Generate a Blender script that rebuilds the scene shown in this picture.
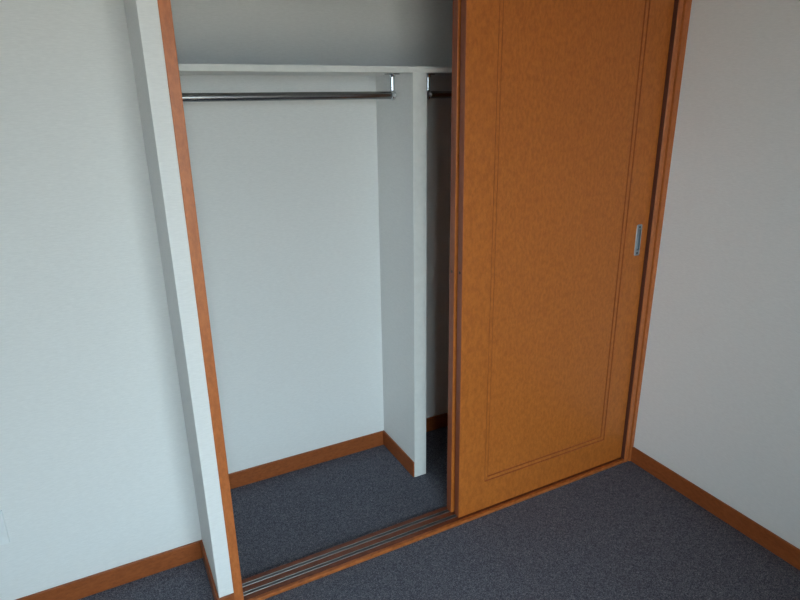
import bpy, bmesh, math
from mathutils import Vector, Matrix

for o in list(bpy.data.objects):
    bpy.data.objects.remove(o, do_unlink=True)
scene = bpy.context.scene
COL = scene.collection

# ------------------------------------------------------------------ camera
CAM = Vector((-0.2381, -1.6226, 1.6))
F_PX, PITCH, YAW, ROLL = 597.38, -0.3283, -0.4741, -0.0128
fw = Vector((math.sin(-YAW) * math.cos(PITCH), math.cos(-YAW) * math.cos(PITCH), math.sin(PITCH)))
rt = fw.cross(Vector((0, 0, 1))).normalized()
up = rt.cross(fw)
r2 = math.cos(ROLL) * rt + math.sin(ROLL) * up
u2 = -math.sin(ROLL) * rt + math.cos(ROLL) * up
cd = bpy.data.cameras.new('camera')
cd.sensor_fit = 'HORIZONTAL'
cd.sensor_width = 36.0
cd.lens = F_PX / 800.0 * 36.0
cd.clip_start = 0.02
cam = bpy.data.objects.new('camera', cd)
COL.objects.link(cam)
m = Matrix((r2, u2, -fw)).transposed().to_4x4()
m.translation = CAM
cam.matrix_world = m
scene.camera = cam

# ------------------------------------------------------------------ room sizes
XL, XR = -2.1, 1.781           # room side walls
YR = -2.5                      # wall behind the camera (has the window)
YW = 0.3057                    # recessed wall to the left of the closet
YB = 0.6682                    # closet back wall
XS, XJ = -0.0754, -0.0289      # closet end wall: outer face, start of the wooden jamb
XIN = -0.0154                  # closet end wall: inner face
ZC = 2.42                      # ceiling
HB = 0.075                     # baseboard height
HEAD = 2.00                    # underside of the opening's head
XP, XP2, YP = 0.8402, 0.8985, 0.3580   # closet partition
ZSB, ZST, YSF = 1.6790, 1.6990, 0.345  # closet shelf
WX0, WX1, WZ0, WZ1 = -0.62, 0.60, 0.04, 2.05   # window opening in the rear wall
VY0, VY1, VZ0, VZ1 = -2.15, -1.35, 0.95, 1.95   # window opening in the far left wall

# ------------------------------------------------------------------ light
world = bpy.data.worlds.new('overcast_sky')
scene.world = world
world.use_nodes = True
wn = world.node_tree.nodes
wn['Background'].inputs[0].default_value = (0.71, 0.88, 1.0, 1)
wn['Background'].inputs[1].default_value = 4.0

def portal(a0, a1, z0, z1, loc, rot):      # guides sky light through a window opening
    ld = bpy.data.lights.new('window_portal', 'AREA')
    ld.shape = 'RECTANGLE'
    ld.size, ld.size_y = a1 - a0, z1 - z0
    ld.cycles.is_portal = True
    lo = bpy.data.objects.new('window_portal', ld)
    lo.location = loc
    lo.rotation_euler = rot
    COL.objects.link(lo)
portal(WX0, WX1, WZ0, WZ1, ((WX0 + WX1) / 2, YR - 0.125, (WZ0 + WZ1) / 2), (math.radians(-90), 0, math.radians(180)))
portal(VY0, VY1, VZ0, VZ1, (XL - 0.125, (VY0 + VY1) / 2, (VZ0 + VZ1) / 2), (math.radians(-90), 0, math.radians(90)))

vs = scene.view_settings
vs.view_transform = 'Standard'
vs.look = 'None'
vs.gamma = 1.0
vs.use_curve_mapping = False
vs.exposure = 1.78

# ------------------------------------------------------------------ materials
def lin(c):
    return tuple(((v / 255) / 12.92 if v / 255 <= 0.04045 else ((v / 255 + 0.055) / 1.055) ** 2.4) for v in c) + (1,)

def new_mat(name, rough=0.6, metal=0.0, col=(200, 200, 200), spec=0.5):
    mt = bpy.data.materials.new(name)
    mt.use_nodes = True
    b = mt.node_tree.nodes['Principled BSDF']
    b.inputs['Base Color'].default_value = lin(col)
    b.inputs['Roughness'].default_value = rough
    b.inputs['Metallic'].default_value = metal
    b.inputs['Specular IOR Level'].default_value = spec
    return mt, mt.node_tree.nodes, mt.node_tree.links, b

def noise(n, l, scale3, scale, detail=3.0, rough=0.6):
    tc = n.new('ShaderNodeTexCoord')
    mp = n.new('ShaderNodeMapping')
    mp.inputs['Scale'].default_value = scale3
    l.new(tc.outputs['Object'], mp.inputs['Vector'])
    nz = n.new('ShaderNodeTexNoise')
    nz.inputs['Scale'].default_value = scale
    nz.inputs['Detail'].default_value = detail
    nz.inputs['Roughness'].default_value = rough
    l.new(mp.outputs[0], nz.inputs['Vector'])
    return nz

def ramp(n, l, src, stops):
    r = n.new('ShaderNodeValToRGB')
    e = r.color_ramp.elements
    e[0].position, e[0].color = stops[0][0], lin(stops[0][1])
    e[1].position, e[1].color = stops[-1][0], lin(stops[-1][1])
    for p, c in stops[1:-1]:
        x = e.new(p); x.color = lin(c)
    l.new(src, r.inputs[0])
    return r

def bump(n, l, b, src, strength, dist):
    bp = n.new('ShaderNodeBump')
    bp.inputs['Strength'].default_value = strength
    bp.inputs['Distance'].default_value = dist
    l.new(src, bp.inputs['Height'])
    l.new(bp.outputs[0], b.inputs['Normal'])

def mix(n, l, a, b_, fac=None, mode='MULTIPLY', f=1.0):
    mx = n.new('ShaderNodeMix'); mx.data_type = 'RGBA'; mx.blend_type = mode
    mx.inputs[0].default_value = f
    if fac: l.new(fac, mx.inputs[0])
    l.new(a, mx.inputs[6]); l.new(b_, mx.inputs[7])
    return mx.outputs[2]

def wallpaper(name, c1, c2):
    mt, n, l, b = new_mat(name, 0.85, spec=0.25)
    a = noise(n, l, (1, 1, 7), 55, 4, 0.65)
    r = ramp(n, l, a.outputs[0], [(0.3, c1), (0.7, c2)])
    l.new(r.outputs[0], b.inputs['Base Color'])
    bump(n, l, b, a.outputs[0], 0.35, 0.0012)
    return mt

def wood(name, dark, light, grain=(14, 14, 1), fleck=1.0, rough=0.42, spec=0.4):
    mt, n, l, b = new_mat(name, rough, spec=spec)
    a = noise(n, l, grain, 5, 5, 0.6)                       # long soft grain
    r = ramp(n, l, a.outputs[0], [(0.25, dark), (0.75, light)])
    s = noise(n, l, tuple(max(0.45, g / max(grain)) for g in grain), 95, 3, 0.7)   # small flecks
    r2_ = ramp(n, l, s.outputs[0], [(0.35, (205, 195, 185)), (0.62, (255, 255, 255))])
    cl = mix(n, l, r.outputs[0], r2_.outputs[0], f=fleck)
    l.new(cl, b.inputs['Base Color'])
    bump(n, l, b, s.outputs[0], 0.08, 0.0006)
    return mt

def carpet(name):
    mt, n, l, b = new_mat(name, 0.95, spec=0.1)
    a = noise(n, l, (1, 1, 1), 260, 2, 0.7)
    c = noise(n, l, (1, 1, 1), 90, 3, 0.7)
    r = ramp(n, l, a.outputs[0], [(0.3, (70, 72, 82)), (0.5, (105, 107, 119)), (0.7, (158, 159, 168))])
    q = ramp(n, l, c.outputs[0], [(0.35, (205, 203, 208)), (0.65, (255, 252, 248))])
    cl = mix(n, l, r.outputs[0], q.outputs[0])
    l.new(cl, b.inputs['Base Color'])
    bump(n, l, b, a.outputs[0], 0.8, 0.004)
    return mt

def plain(name, col, rough, metal=0.0, spec=0.5, var=0.97):
    mt, n, l, b = new_mat(name, rough, metal, col, spec)
    a = noise(n, l, (1, 1, 1), 40, 3)
    lo_ = tuple(int(v * var) for v in col)
    r = ramp(n, l, a.outputs[0], [(0.3, lo_), (0.7, col)])
    l.new(r.outputs[0], b.inputs['Base Color'])
    return mt

M = {}
M['paper'] = wallpaper('woven_white_wallpaper', (224, 223, 221), (233, 232, 230))
M['board'] = plain('white_melamine', (226, 226, 222), 0.5)
M['ceiling'] = wallpaper('ceiling_paper', (225, 224, 218), (235, 234, 230))
M['door'] = wood('honey_veneer', (186, 103, 40), (194, 110, 44), (8, 8, 4), 0.6)
M['step_shade'] = wood('shade_dark_step', (142, 72, 34), (152, 80, 38), (8, 8, 4), 0.5, 0.7, 0.2)
M['frame'] = wood('orange_brown_wood', (186, 104, 52), (196, 112, 58), (16, 16, 1), 0.5)
M['base'] = wood('brown_baseboard_wood', (148, 78, 38), (162, 89, 46), (1.2, 1.2, 16), 0.6)
M['sill'] = wood('dark_sill_wood', (112, 54, 30), (130, 66, 38), (1, 16, 16))
M['sill_edge'] = wood('sill_edge_wood', (176, 96, 44), (196, 112, 54), (1, 16, 16))
M['carpet'] = carpet('blue_grey_loop_carpet')
M['edge'] = wood('shaded_edge_wood', (140, 74, 46), (150, 80, 52), (16, 16, 1), 0.5)
M['jamb_shade'] = plain('brown_jamb_shade', (92, 44, 26), 0.8)
M['chrome'] = plain('satin_chrome', (150, 150, 150), 0.26, 1.0)
M['bright'] = plain('polished_chrome', (215, 217, 220), 0.12, 1.0)
M['nickel'] = plain('pale_nickel', (240, 240, 240), 0.35, 0.7)
M['alu'] = plain('aluminium', (190, 186, 184), 0.4, 1.0)
M['steel'] = plain('satin_steel', (170, 178, 184), 0.35, 1.0)
M['screw'] = plain('dark_screw', (46, 40, 36), 0.5, 0.6)
M['plug'] = plain('dark_plug', (58, 30, 22), 0.6)
M['plastic'] = plain('ivory_plastic', (234, 235, 235), 0.4)
M['concrete'] = plain('warm_concrete', (192, 166, 144), 0.9)

gm, n, l, b = new_mat('clear_glass', 0.05)
n.remove(b)
tr = n.new('ShaderNodeBsdfTransparent'); gl = n.new('ShaderNodeBsdfGlossy')
tr.inputs[0].default_value = (0.96, 0.98, 0.97, 1); gl.inputs['Roughness'].default_value = 0.02
fr = n.new('ShaderNodeFresnel'); fr.inputs[0].default_value = 1.45
ms = n.new('ShaderNodeMixShader')
l.new(fr.outputs[0], ms.inputs[0]); l.new(tr.outputs[0], ms.inputs[1]); l.new(gl.outputs[0], ms.inputs[2])
l.new(ms.outputs[0], n['Material Output'].inputs[0])
M['glass'] = gm

# ------------------------------------------------------------------ helpers
def box(bm, x0, x1, y0, y1, z0, z1, bev=0.0, seg=2):
    g = bmesh.ops.create_cube(bm, size=1.0)
    vv = g['verts']
    for v in vv:
        v.co = Vector(((x0 + x1) / 2 + v.co.x * (x1 - x0), (y0 + y1) / 2 + v.co.y * (y1 - y0), (z0 + z1) / 2 + v.co.z * (z1 - z0)))
    if bev > 0:
        ee = list({e for v in vv for e in v.link_edges})
        bmesh.ops.bevel(bm, geom=ee, offset=bev, segments=seg, profile=0.5, affect='EDGES', clamp_overlap=True)
    return bm

def B(*a, **k):
    return box(bmesh.new(), *a, **k)

def cyl(bm, p0, p1, r0, r1=None, seg=32, bev=0.0):
    p0, p1 = Vector(p0), Vector(p1)
    d = p1 - p0
    g = bmesh.ops.create_cone(bm, cap_ends=True, segments=seg, radius1=r0, radius2=r0 if r1 is None else r1, depth=d.length)
    q = Vector((0, 0, 1)).rotation_difference(d.normalized()).to_matrix().to_4x4()
    q.translation = (p0 + p1) / 2
    bmesh.ops.transform(bm, matrix=q, verts=g['verts'])
    if bev:
        ee = [e for e in {e for v in g['verts'] for e in v.link_edges} if any(len(f.verts) > 4 for f in e.link_faces)]
        bmesh.ops.bevel(bm, geom=ee, offset=bev, segments=2, profile=0.5, affect='EDGES')
    return bm

def obj(name, bm, mat, parent=None, smooth=False):
    """one mesh object; geometry is given in room coordinates"""
    bmesh.ops.recalc_face_normals(bm, faces=bm.faces[:])
    off = Vector((0, 0, 0))
    p = parent
    while p:
        off += p.location
        p = p.parent
    if parent is None:
        xs = [v.co.copy() for v in bm.verts]
        lo_ = Vector((min(v.x for v in xs), min(v.y for v in xs), min(v.z for v in xs)))
        hi = Vector((max(v.x for v in xs), max(v.y for v in xs), max(v.z for v in xs)))
        base = Vector(((lo_.x + hi.x) / 2, (lo_.y + hi.y) / 2, lo_.z))
        off = base
    for v in bm.verts:
        v.co -= off
    me = bpy.data.meshes.new(name)
    bm.to_mesh(me); bm.free()
    if smooth:
        for pl in me.polygons:
            pl.use_smooth = True
        me.set_sharp_from_angle(angle=math.radians(35))
    me.materials.append(M[mat])
    o = bpy.data.objects.new(name, me)
    COL.objects.link(o)
    if parent is None:
        o.location = base
    else:
        o.parent = parent
    return o

def thing(name, label, cat, loc, group=None, kind=None):
    o = bpy.data.objects.new(name, None)
    o.empty_display_size = 0.05
    COL.objects.link(o)
    o.location = loc
    return tag(o, label, cat, group, kind)

def tag(o, label, cat, group=None, kind=None):
    o['label'] = label
    o['category'] = cat
    if group: o['group'] = group
    if kind: o['kind'] = kind
    return o

def struct(name, bm, mat, label, cat):
    return tag(obj(name, bm, mat), label, cat, kind='structure')

# ------------------------------------------------------------------ room shell
struct('floor', B(XL, XR, YR, YB, -0.03, 0), 'carpet', 'blue-grey loop pile carpet covering room and closet floor', 'floor')
struct('ceiling', B(XL, XR, YR, YB, ZC, ZC + 0.05), 'ceiling', 'plain white papered ceiling above the room', 'ceiling')
struct('wall_left', B(XL, XS, YW, YW + 0.1, 0, ZC), 'paper', 'white wallpapered wall carrying the outlet beside the closet', 'wall')
struct('wall_closet_end', B(XS, XIN, 0, YB, 0, ZC, bev=0.0015), 'paper', 'narrow white papered wall end between outlet wall and wooden jamb', 'wall')
struct('wall_closet_back', B(XIN, XR, YB, YB + 0.1, 0, ZC), 'paper', 'white papered back wall inside the closet', 'wall')
struct('wall_right', B(XR, XR + 0.1, YR, YB + 0.1, 0, ZC), 'paper', 'grey-white papered wall beside the closed half of closet', 'wall')
struct('wall_closet_front', B(XIN, XR, 0, 0.1, HEAD + 0.03, ZC), 'paper', 'white papered wall above the closet doors', 'wall')

def wbox(side, bm, a0, a1, d0, d1, z0, z1):
    """box in a window wall: a runs along the wall, d is the distance outwards from its inner face"""
    if side == 'rear':
        return box(bm, a0, a1, YR - d1, YR - d0, z0, z1)
    return box(bm, XL - d1, XL - d0, a0, a1, z0, z1)

def window_wall(side, wname, wlabel, name, label, a0, a1, o0, o1, z0, z1):
    bm = bmesh.new()
    wbox(side, bm, a0, o0, 0, 0.12, 0, ZC)
    wbox(side, bm, o1, a1, 0, 0.12, 0, ZC)
    wbox(side, bm, o0, o1, 0, 0.12, z1, ZC)
    wbox(side, bm, o0, o1, 0, 0.12, 0, z0)
    struct(wname, bm, 'paper', wlabel, 'wall')
    base = ((o0 + o1) / 2, YR - 0.06, z0) if side == 'rear' else (XL - 0.06, (o0 + o1) / 2, z0)
    win = thing(name, label, 'window', base, kind='structure')
    t = 0.035
    bm = bmesh.new()
    for q in ((o0, o0 + t, z0, z1), (o1 - t, o1, z0, z1), (o0 + t, o1 - t, z0, z0 + t), (o0 + t, o1 - t, z1 - t, z1)):
        wbox(side, bm, q[0], q[1], 0.03, 0.11, q[2], q[3])
    obj('window_frame', bm, 'alu', win)
    mid = (o0 + o1) / 2
    for a, c, d in ((o0 + t, mid + 0.02, 0.07), (mid - 0.02, o1 - t, 0.04)):
        y0, y1, s = z0 + t, z1 - t, 0.035
        bm = bmesh.new()
        for q in ((a, a + s, y0, y1), (c - s, c, y0, y1), (a + s, c - s, y0, y0 + s), (a + s, c - s, y1 - s, y1)):
            wbox(side, bm, q[0], q[1], d, d + 0.025, q[2], q[3])
        sa = obj('sash', bm, 'alu', win)
        obj('pane', wbox(side, bmesh.new(), a + s, c - s, d + 0.010, d + 0.014, y0 + s, y1 - s), 'glass', sa)

window_wall('rear', 'wall_rear', 'white papered wall around the tall daylight window', 'window_1', 'tall two sash aluminium window lighting the closet',
            XL - 0.12, XR + 0.1, WX0, WX1, WZ0, WZ1)
window_wall('left', 'wall_far_left', 'white papered side wall around the small window', 'window_2', 'smaller two sash aluminium window in the side wall',
            YR, YW + 0.1, VY0, VY1, VZ0, VZ1)
struct('floor_outside', B(-70, 70, -90, 40, -3.1, -3.0), 'concrete', 'pale ground outside far below the window', 'ground')

# ------------------------------------------------------------------ baseboards
TB = 0.008
def bboard(name, x0, x1, y0, y1, label):
    return struct(name, B(x0, x1, y0, y1, 0, HB, bev=0.0015), 'base', label, 'baseboard')
bboard('baseboard_left', XL, XS - TB, YW - TB, YW, 'brown wooden baseboard under the wall with the outlet')
bboard('baseboard_end_side', XS - TB, XS, -TB, YW, 'brown wooden baseboard along the side of narrow wall end')
bboard('baseboard_end_front', XS, XJ, -TB, 0, 'short brown baseboard across the front of narrow wall end')
bboard('baseboard_right', XR - TB, XR, YR, -0.004, 'dark brown wooden baseboard beside the closed sliding door')
bboard('baseboard_closet_back', XIN, XP - 0.007, YB - TB, YB, 'brown wooden baseboard on closet back wall in the open compartment')
bboard('baseboard_closet_right', XP2, XR, YB - TB, YB, 'brown wooden baseboard on closet back wall in the dark compartment')

# ------------------------------------------------------------------ closet frame
def poly_prism(bm, pts, z0, z1, lean=0.0):
    # the room's right wall stays plumb; the jamb's inner edge leans a little
    sx = lambda x, z: x if x >= XR - 1e-4 else x - lean * (z - 1.0)
    lo_ = [bm.verts.new((sx(x, z0), y, z0)) for x, y in pts]
    hi = [bm.verts.new((sx(x, z1), y, z1)) for x, y in pts]
    k = len(pts)
    for i in range(k):
        bm.faces.new((lo_[i], lo_[(i + 1) % k], hi[(i + 1) % k], hi[i]))
    bm.faces.new(lo_); bm.faces.new(hi[::-1])
    return bm

YJ = 0.108
struct('trim_1', B(XJ, 0, -0.004, YJ, 0, HEAD, bev=0.0015), 'frame', 'orange-brown wooden jamb at the open side of closet', 'door frame')
XD, LEAN = 1.730, 0.008
# stepped profile of the jamb against the right wall
tr2 = struct('trim_2', poly_prism(bmesh.new(), [(XD, 0.002), (XD + 0.002, 0.0), (XD + 0.021, 0.0), (XD + 0.0225, 0.008), (XD + 0.0265, 0.008), (XD + 0.028, -0.004),
       (XR, -0.004), (XR, YJ), (XD, YJ)], 0, HEAD, LEAN), 'frame', 'stepped brown wooden jamb between sliding door and right wall', 'door frame')
obj('shade_strip', poly_prism(bmesh.new(), [(XD - 0.0015, 0.004), (XD, 0.004), (XD, YJ), (XD - 0.0015, YJ)], 0.016, HEAD, LEAN), 'jamb_shade', tr2)  # added dark strip; its colour stands in for the recess shade beside the door
struct('trim_3', B(XJ, XR, -0.004, YJ, HEAD, HEAD + 0.03, bev=0.0015), 'frame', 'brown wooden head rail across the closet opening', 'door frame')

ZSL = 0.014
sill = thing('trim_4', 'brown wooden sliding-door sill with two metal rails on the carpet', 'door sill', (XD / 2, 0.05, 0), kind='structure')
RY = (0.041, 0.080)
HW, FL = 0.0075, 0.0026
XE = XD + LEAN
obj('front_strip', B(0, XE, 0.0, 0.014, 0, ZSL, bev=0.002), 'sill_edge', sill)
bm = bmesh.new()
box(bm, 0, XE, 0.014, RY[0] - HW, 0, ZSL)
box(bm, 0, XE, RY[0] + HW, RY[1] - HW, 0, ZSL)
box(bm, 0, XE, RY[1] + HW, YJ, 0, ZSL)
obj('sill_board', bm, 'sill', sill)
for y in RY:
    bm = bmesh.new()
    box(bm, 0, XE, y - HW, y - HW + FL, 0, ZSL + 0.002, bev=0.0006)
    box(bm, 0, XE, y + HW - FL, y + HW, 0, ZSL + 0.002, bev=0.0006)
    ra = obj('rail', bm, 'alu', sill)
    obj('groove', B(0, XE, y - HW + FL, y + HW - FL, 0, ZSL - 0.007), 'plug', ra)

# ------------------------------------------------------------------ sliding doors
def door_slab(x0, x1, y0, y1, z0, z1, handle=None):
    """veneered slab: two small steps lead down to the flat centre panel"""
    bm = bmesh.new()
    sl, sr, sb, st = 0.119, 0.120, 0.128, 0.062
    ins = [(0.0, 0.0015), (0.0, 0.0), (1.0, 0.0)]
    rings = []
    def rect(l_, r_, b_, t_, y):
        return [bm.verts.new(c) for c in ((x0 + l_, y, z0 + b_), (x1 - r_, y, z0 + b_), (x1 - r_, y, z1 - t_), (x0 + l_, y, z1 - t_))]
    rings.append(rect(0, 0, 0, 0, y1 - 0.0015))
    rings.append(rect(0, 0, 0, 0, y0 + 0.0015))
    rings.append(rect(0.0015, 0.0015, 0.0015, 0.0015, y0))
    for d, y in ((0, 0), (0.004, 0.003), (0.016, 0.003), (0.020, 0.006)):   # two small steps down
        rings.append(rect(sl + d, sr + d, sb + d, st + d, y0 + y))
    for k_, (a, c) in enumerate(zip(rings, rings[1:])):
        for i in range(4):
            f = bm.faces.new((a[i], a[(i + 1) % 4], c[(i + 1) % 4], c[i]))
            f.material_index = 1 if k_ in (3, 5) else 0        # groove shade is put into the steps' darker colour
    bm.faces.new(rings[-1])
    bk = rect(0.0015, 0.0015, 0.0015, 0.0015, y1)
    for i in range(4):
        bm.faces.new((rings[0][i], rings[0][(i + 1) % 4], bk[(i + 1) % 4], bk[i]))
    bm.faces.new(bk[::-1])
    return bm

def stadium(w, h, k=8, r=None):
    r = w / 2 if r is None else r
    pts = []
    for cx_, cz_, a0 in ((w / 2 - r, h / 2 - r, 0), (-w / 2 + r, h / 2 - r, 90), (-w / 2 + r, -h / 2 + r, 180), (w / 2 - r, -h / 2 + r, 270)):
        for i in range(k + 1):
            a = math.radians(a0 + 90 * i / k)
            pts.append((cx_ + r * math.cos(a), cz_ + r * math.sin(a)))
    return pts

def loops(bm, seq, cx_, cz_):
    prev = None
    for pts, y in seq:
        cur = [bm.verts.new((cx_ + x, y, cz_ + z)) for x, z in pts]
        if prev:
            k = len(cur)
            for i in range(k):
                bm.faces.new((prev[i], prev[(i + 1) % k], cur[(i + 1) % k], cur[i]))
        else:
            first = cur
        prev = cur
    return first, prev

def boolean_cut(o, cutter_bm):
    me = bpy.data.meshes.new('cut'); bmesh.ops.recalc_face_normals(cutter_bm, faces=cutter_bm.faces[:]); cutter_bm.to_mesh(me); cutter_bm.free()
    c = bpy.data.objects.new('cut', me); COL.objects.link(c)
    md = o.modifiers.new('cut', 'BOOLEAN'); md.operation = 'DIFFERENCE'; md.solver = 'EXACT'; md.object = c
    bpy.context.view_layer.update()
    dg = bpy.context.evaluated_depsgraph_get()
    nm = bpy.data.meshes.new_from_object(o.evaluated_get(dg))
    o.modifiers.clear()
    old = o.data; nm.name = old.name; o.data = nm
    bpy.data.objects.remove(c, do_unlink=True); bpy.data.meshes.remove(me)

def make_door(name, label, x0, x1, y0, y1, zp, lean, hx=None):
    z0, z1 = 0.018, HEAD - 0.004
    d = thing(name, label, 'sliding door', ((x0 + x1) / 2, (y0 + y1) / 2, z0), kind='structure')
    sl = obj('slab', door_slab(x0, x1, y0, y1, z0, z1), 'door', d)
    sl.data.materials.append(M['step_shade'])
    # thin skin on the leading edge; its shading is put into a darker colour
    obj('edge_shade', B(x0 - 0.0008, x0, y0 + 0.0016, y1 - 0.0016, z0 + 0.001, z1 - 0.001), 'edge', d)
    obj('edge_plug', cyl(bmesh.new(), (x0 - 0.0014, (y0 + y1) / 2, zp), (x0 - 0.0008, (y0 + y1) / 2, zp), 0.0055, seg=16), 'plug', d)
    obj('floor_guide', B(x0 + 0.05, x0 + 0.09, (y0 + y1) / 2 - 0.003, (y0 + y1) / 2 + 0.003, ZSL - 0.006, z0), 'alu', d)
    if hx is not None:
        hz, w, h = 1.045, 0.029, 0.128
        cb = bmesh.new()
        f_, l_ = loops(cb, [(stadium(w - 0.008, h - 0.038), y0 - 0.01), (stadium(w - 0.008, h - 0.038), y0 + 0.012)], hx, hz)
        cb.faces.new(f_); cb.faces.new(l_[::-1])
        off = d.location
        for v in cb.verts:
            v.co -= off
        # the slab's mesh is local to the door's origin: cut in that frame
        loc = d.location.copy(); d.location = (0, 0, 0)
        boolean_cut(sl, cb)
        d.location = loc
        hb = bmesh.new()
        f_, l_ = loops(hb, [(stadium(w, h, r=0.007), y0), (stadium(w, h, r=0.007), y0 - 0.0012), (stadium(w - 0.0016, h - 0.0016, r=0.0065), y0 - 0.002),
                            (stadium(w - 0.0095, h - 0.0395), y0 - 0.002), (stadium(w - 0.0105, h - 0.0405), y0 + 0.0005),
                            (stadium(w - 0.012, h - 0.044), y0 + 0.0045), (stadium(w - 0.015, h - 0.048), y0 + 0.0055)], hx, hz)
        hb.faces.new(l_)
        han = obj('door_handle', hb, 'steel', d, smooth=True)
        han['label'] = 'recessed satin steel finger pull with two screws'
        for s in (-1, 1):
            obj('screw', cyl(bmesh.new(), (hx, y0 - 0.0032, hz + s * 0.053), (hx, y0 - 0.002, hz + s * 0.053), 0.0036, seg=16), 'screw', han)
    for o in d.children_recursive:               # the hung door leans slightly off plumb
        for v in o.data.vertices:
            v.co.x -= lean * (v.co.z + z0 - 1.0)
    return d

make_door('door_1', 'honey brown sliding closet door with stepped panel and finger pull', 0.8450, XD - 0.003, 0.019, 0.050, 1.025, LEAN, hx=1.678)
make_door('door_2', 'honey brown sliding closet door parked behind the door with finger pull', 0.8390, XD - 0.012, 0.060, 0.093, 1.020, 0.004)

# ------------------------------------------------------------------ closet fittings
part = thing('closet_partition', 'upright white partition panel standing under the closet shelf', 'partition', ((XP + XP2) / 2, (YP + YB) / 2, 0))
obj('panel', B(XP + 0.0012, XP2 - 0.0012, YP + 0.004, YB, 0, ZSB), 'paper', part)
obj('edge_strip', B(XP, XP2, YP, YP + 0.004, 0, ZSB, bev=0.0012), 'board', part)
obj('baseboard', B(XP - 0.006, XP + 0.0012, YP + 0.004, YB, 0, HB, bev=0.0012), 'base', part)

shelf = thing('closet_shelf', 'long white shelf board spanning the closet above the rods', 'shelf', (0.88, (YSF + YB) / 2, ZSB))
obj('board', B(XIN, XR, YSF + 0.001, YB, ZSB, ZST), 'board', shelf)
obj('edge_strip', B(XIN, XR, YSF, YSF + 0.001, ZSB, ZST), 'board', shelf)

def torus(bm, c, R, r, axis_x=True, k=28, q=12):
    c = Vector(c)
    vs_ = []
    for i in range(k):
        a = 2 * math.pi * i / k
        row = []
        for j in range(q):
            t_ = 2 * math.pi * j / q
            rr = R + r * math.cos(t_)
            row.append(bm.verts.new(c + Vector((r * 1.6 * math.sin(t_), rr * math.cos(a), rr * math.sin(a)))))
        vs_.append(row)
    for i in range(k):
        for j in range(q):
            bm.faces.new((vs_[i][j], vs_[(i + 1) % k][j], vs_[(i + 1) % k][(j + 1) % q], vs_[i][(j + 1) % q]))

YROD, ZROD, RROD = 0.45, 1.605, 0.0135
def make_rod(label, x0, x1):
    r = thing('clothes_rod', label, 'clothes rod', ((x0 + x1) / 2, YROD, ZROD - RROD), 'clothes rods hung under the closet shelf')
    obj('tube', cyl(bmesh.new(), (x0, YROD, ZROD), (x1, YROD, ZROD), RROD, seg=40), 'chrome', r, True)
    for x, s in ((x0, -1), (x1, 1)):
        bm = bmesh.new()
        torus(bm, (x, YROD, ZROD), RROD + 0.0005, 0.0048)
        cyl(bm, (x - 0.005, YROD, ZROD), (x + s * 0.009 + (0.0 if s > 0 else 0.0), YROD, ZROD), RROD + 0.0025, seg=32, bev=0.003) if s > 0 else cyl(bm, (x - 0.009, YROD, ZROD), (x + 0.005, YROD, ZROD), RROD + 0.0025, seg=32, bev=0.003)
        cyl(bm, (x, YROD, ZROD + RROD - 0.001), (x, YROD, ZSB - 0.006), 0.0085, seg=24)
        cyl(bm, (x, YROD, ZSB - 0.012), (x, YROD, ZSB - 0.003), 0.0105, 0.014, seg=24)
        br = obj('bracket', bm, 'bright', r, True)
        obj('flange', cyl(bmesh.new(), (x, YROD, ZSB - 0.003), (x, YROD, ZSB), 0.028, seg=32, bev=0.001), 'chrome', br, True)
        bm = bmesh.new()
        g = bmesh.ops.create_uvsphere(bm, u_segments=16, v_segments=8, radius=0.007)
        bmesh.ops.translate(bm, verts=g['verts'], vec=(x, YROD - RROD - 0.0045, ZROD))
        obj('set_screw', bm, 'nickel', br, True)
    return r
make_rod('chrome clothes rod hung under the shelf in the open compartment', 0.032, 0.805)
make_rod('chrome clothes rod in the dark compartment behind the sliding doors', 0.955, 1.735)

# ------------------------------------------------------------------ wall outlet
ox1, oz0, oz1 = -0.6330, 0.2925, 0.4145
ow = 0.072
out = thing('wall_outlet', 'white plastic outlet plate set low on the left wall', 'outlet', (ox1 - ow / 2, YW, oz0))
bm = bmesh.new()
f_, l_ = loops(bm, [(stadium(ow, oz1 - oz0, r=0.006), YW), (stadium(ow, oz1 - oz0, r=0.006), YW - 0.005), (stadium(ow - 0.006, oz1 - oz0 - 0.006, r=0.004), YW - 0.0085)], ox1 - ow / 2, (oz0 + oz1) / 2)
bm.faces.new(f_); bm.faces.new(l_[::-1])
obj('plate', bm, 'plastic', out)
for k in (-1, 1):
    zc = (oz0 + oz1) / 2 + k * 0.017
    so = obj('socket', B(ox1 - ow / 2 - 0.012, ox1 - ow / 2 + 0.012, YW - 0.0105, YW - 0.0085, zc - 0.013, zc + 0.013, bev=0.001), 'plastic', out)
    for s in (-1, 1):
        obj('slot', B(ox1 - ow / 2 + s * 0.006 - 0.001, ox1 - ow / 2 + s * 0.006 + 0.001, YW - 0.0108, YW - 0.0105, zc - 0.004, zc + 0.004), 'screw', so)
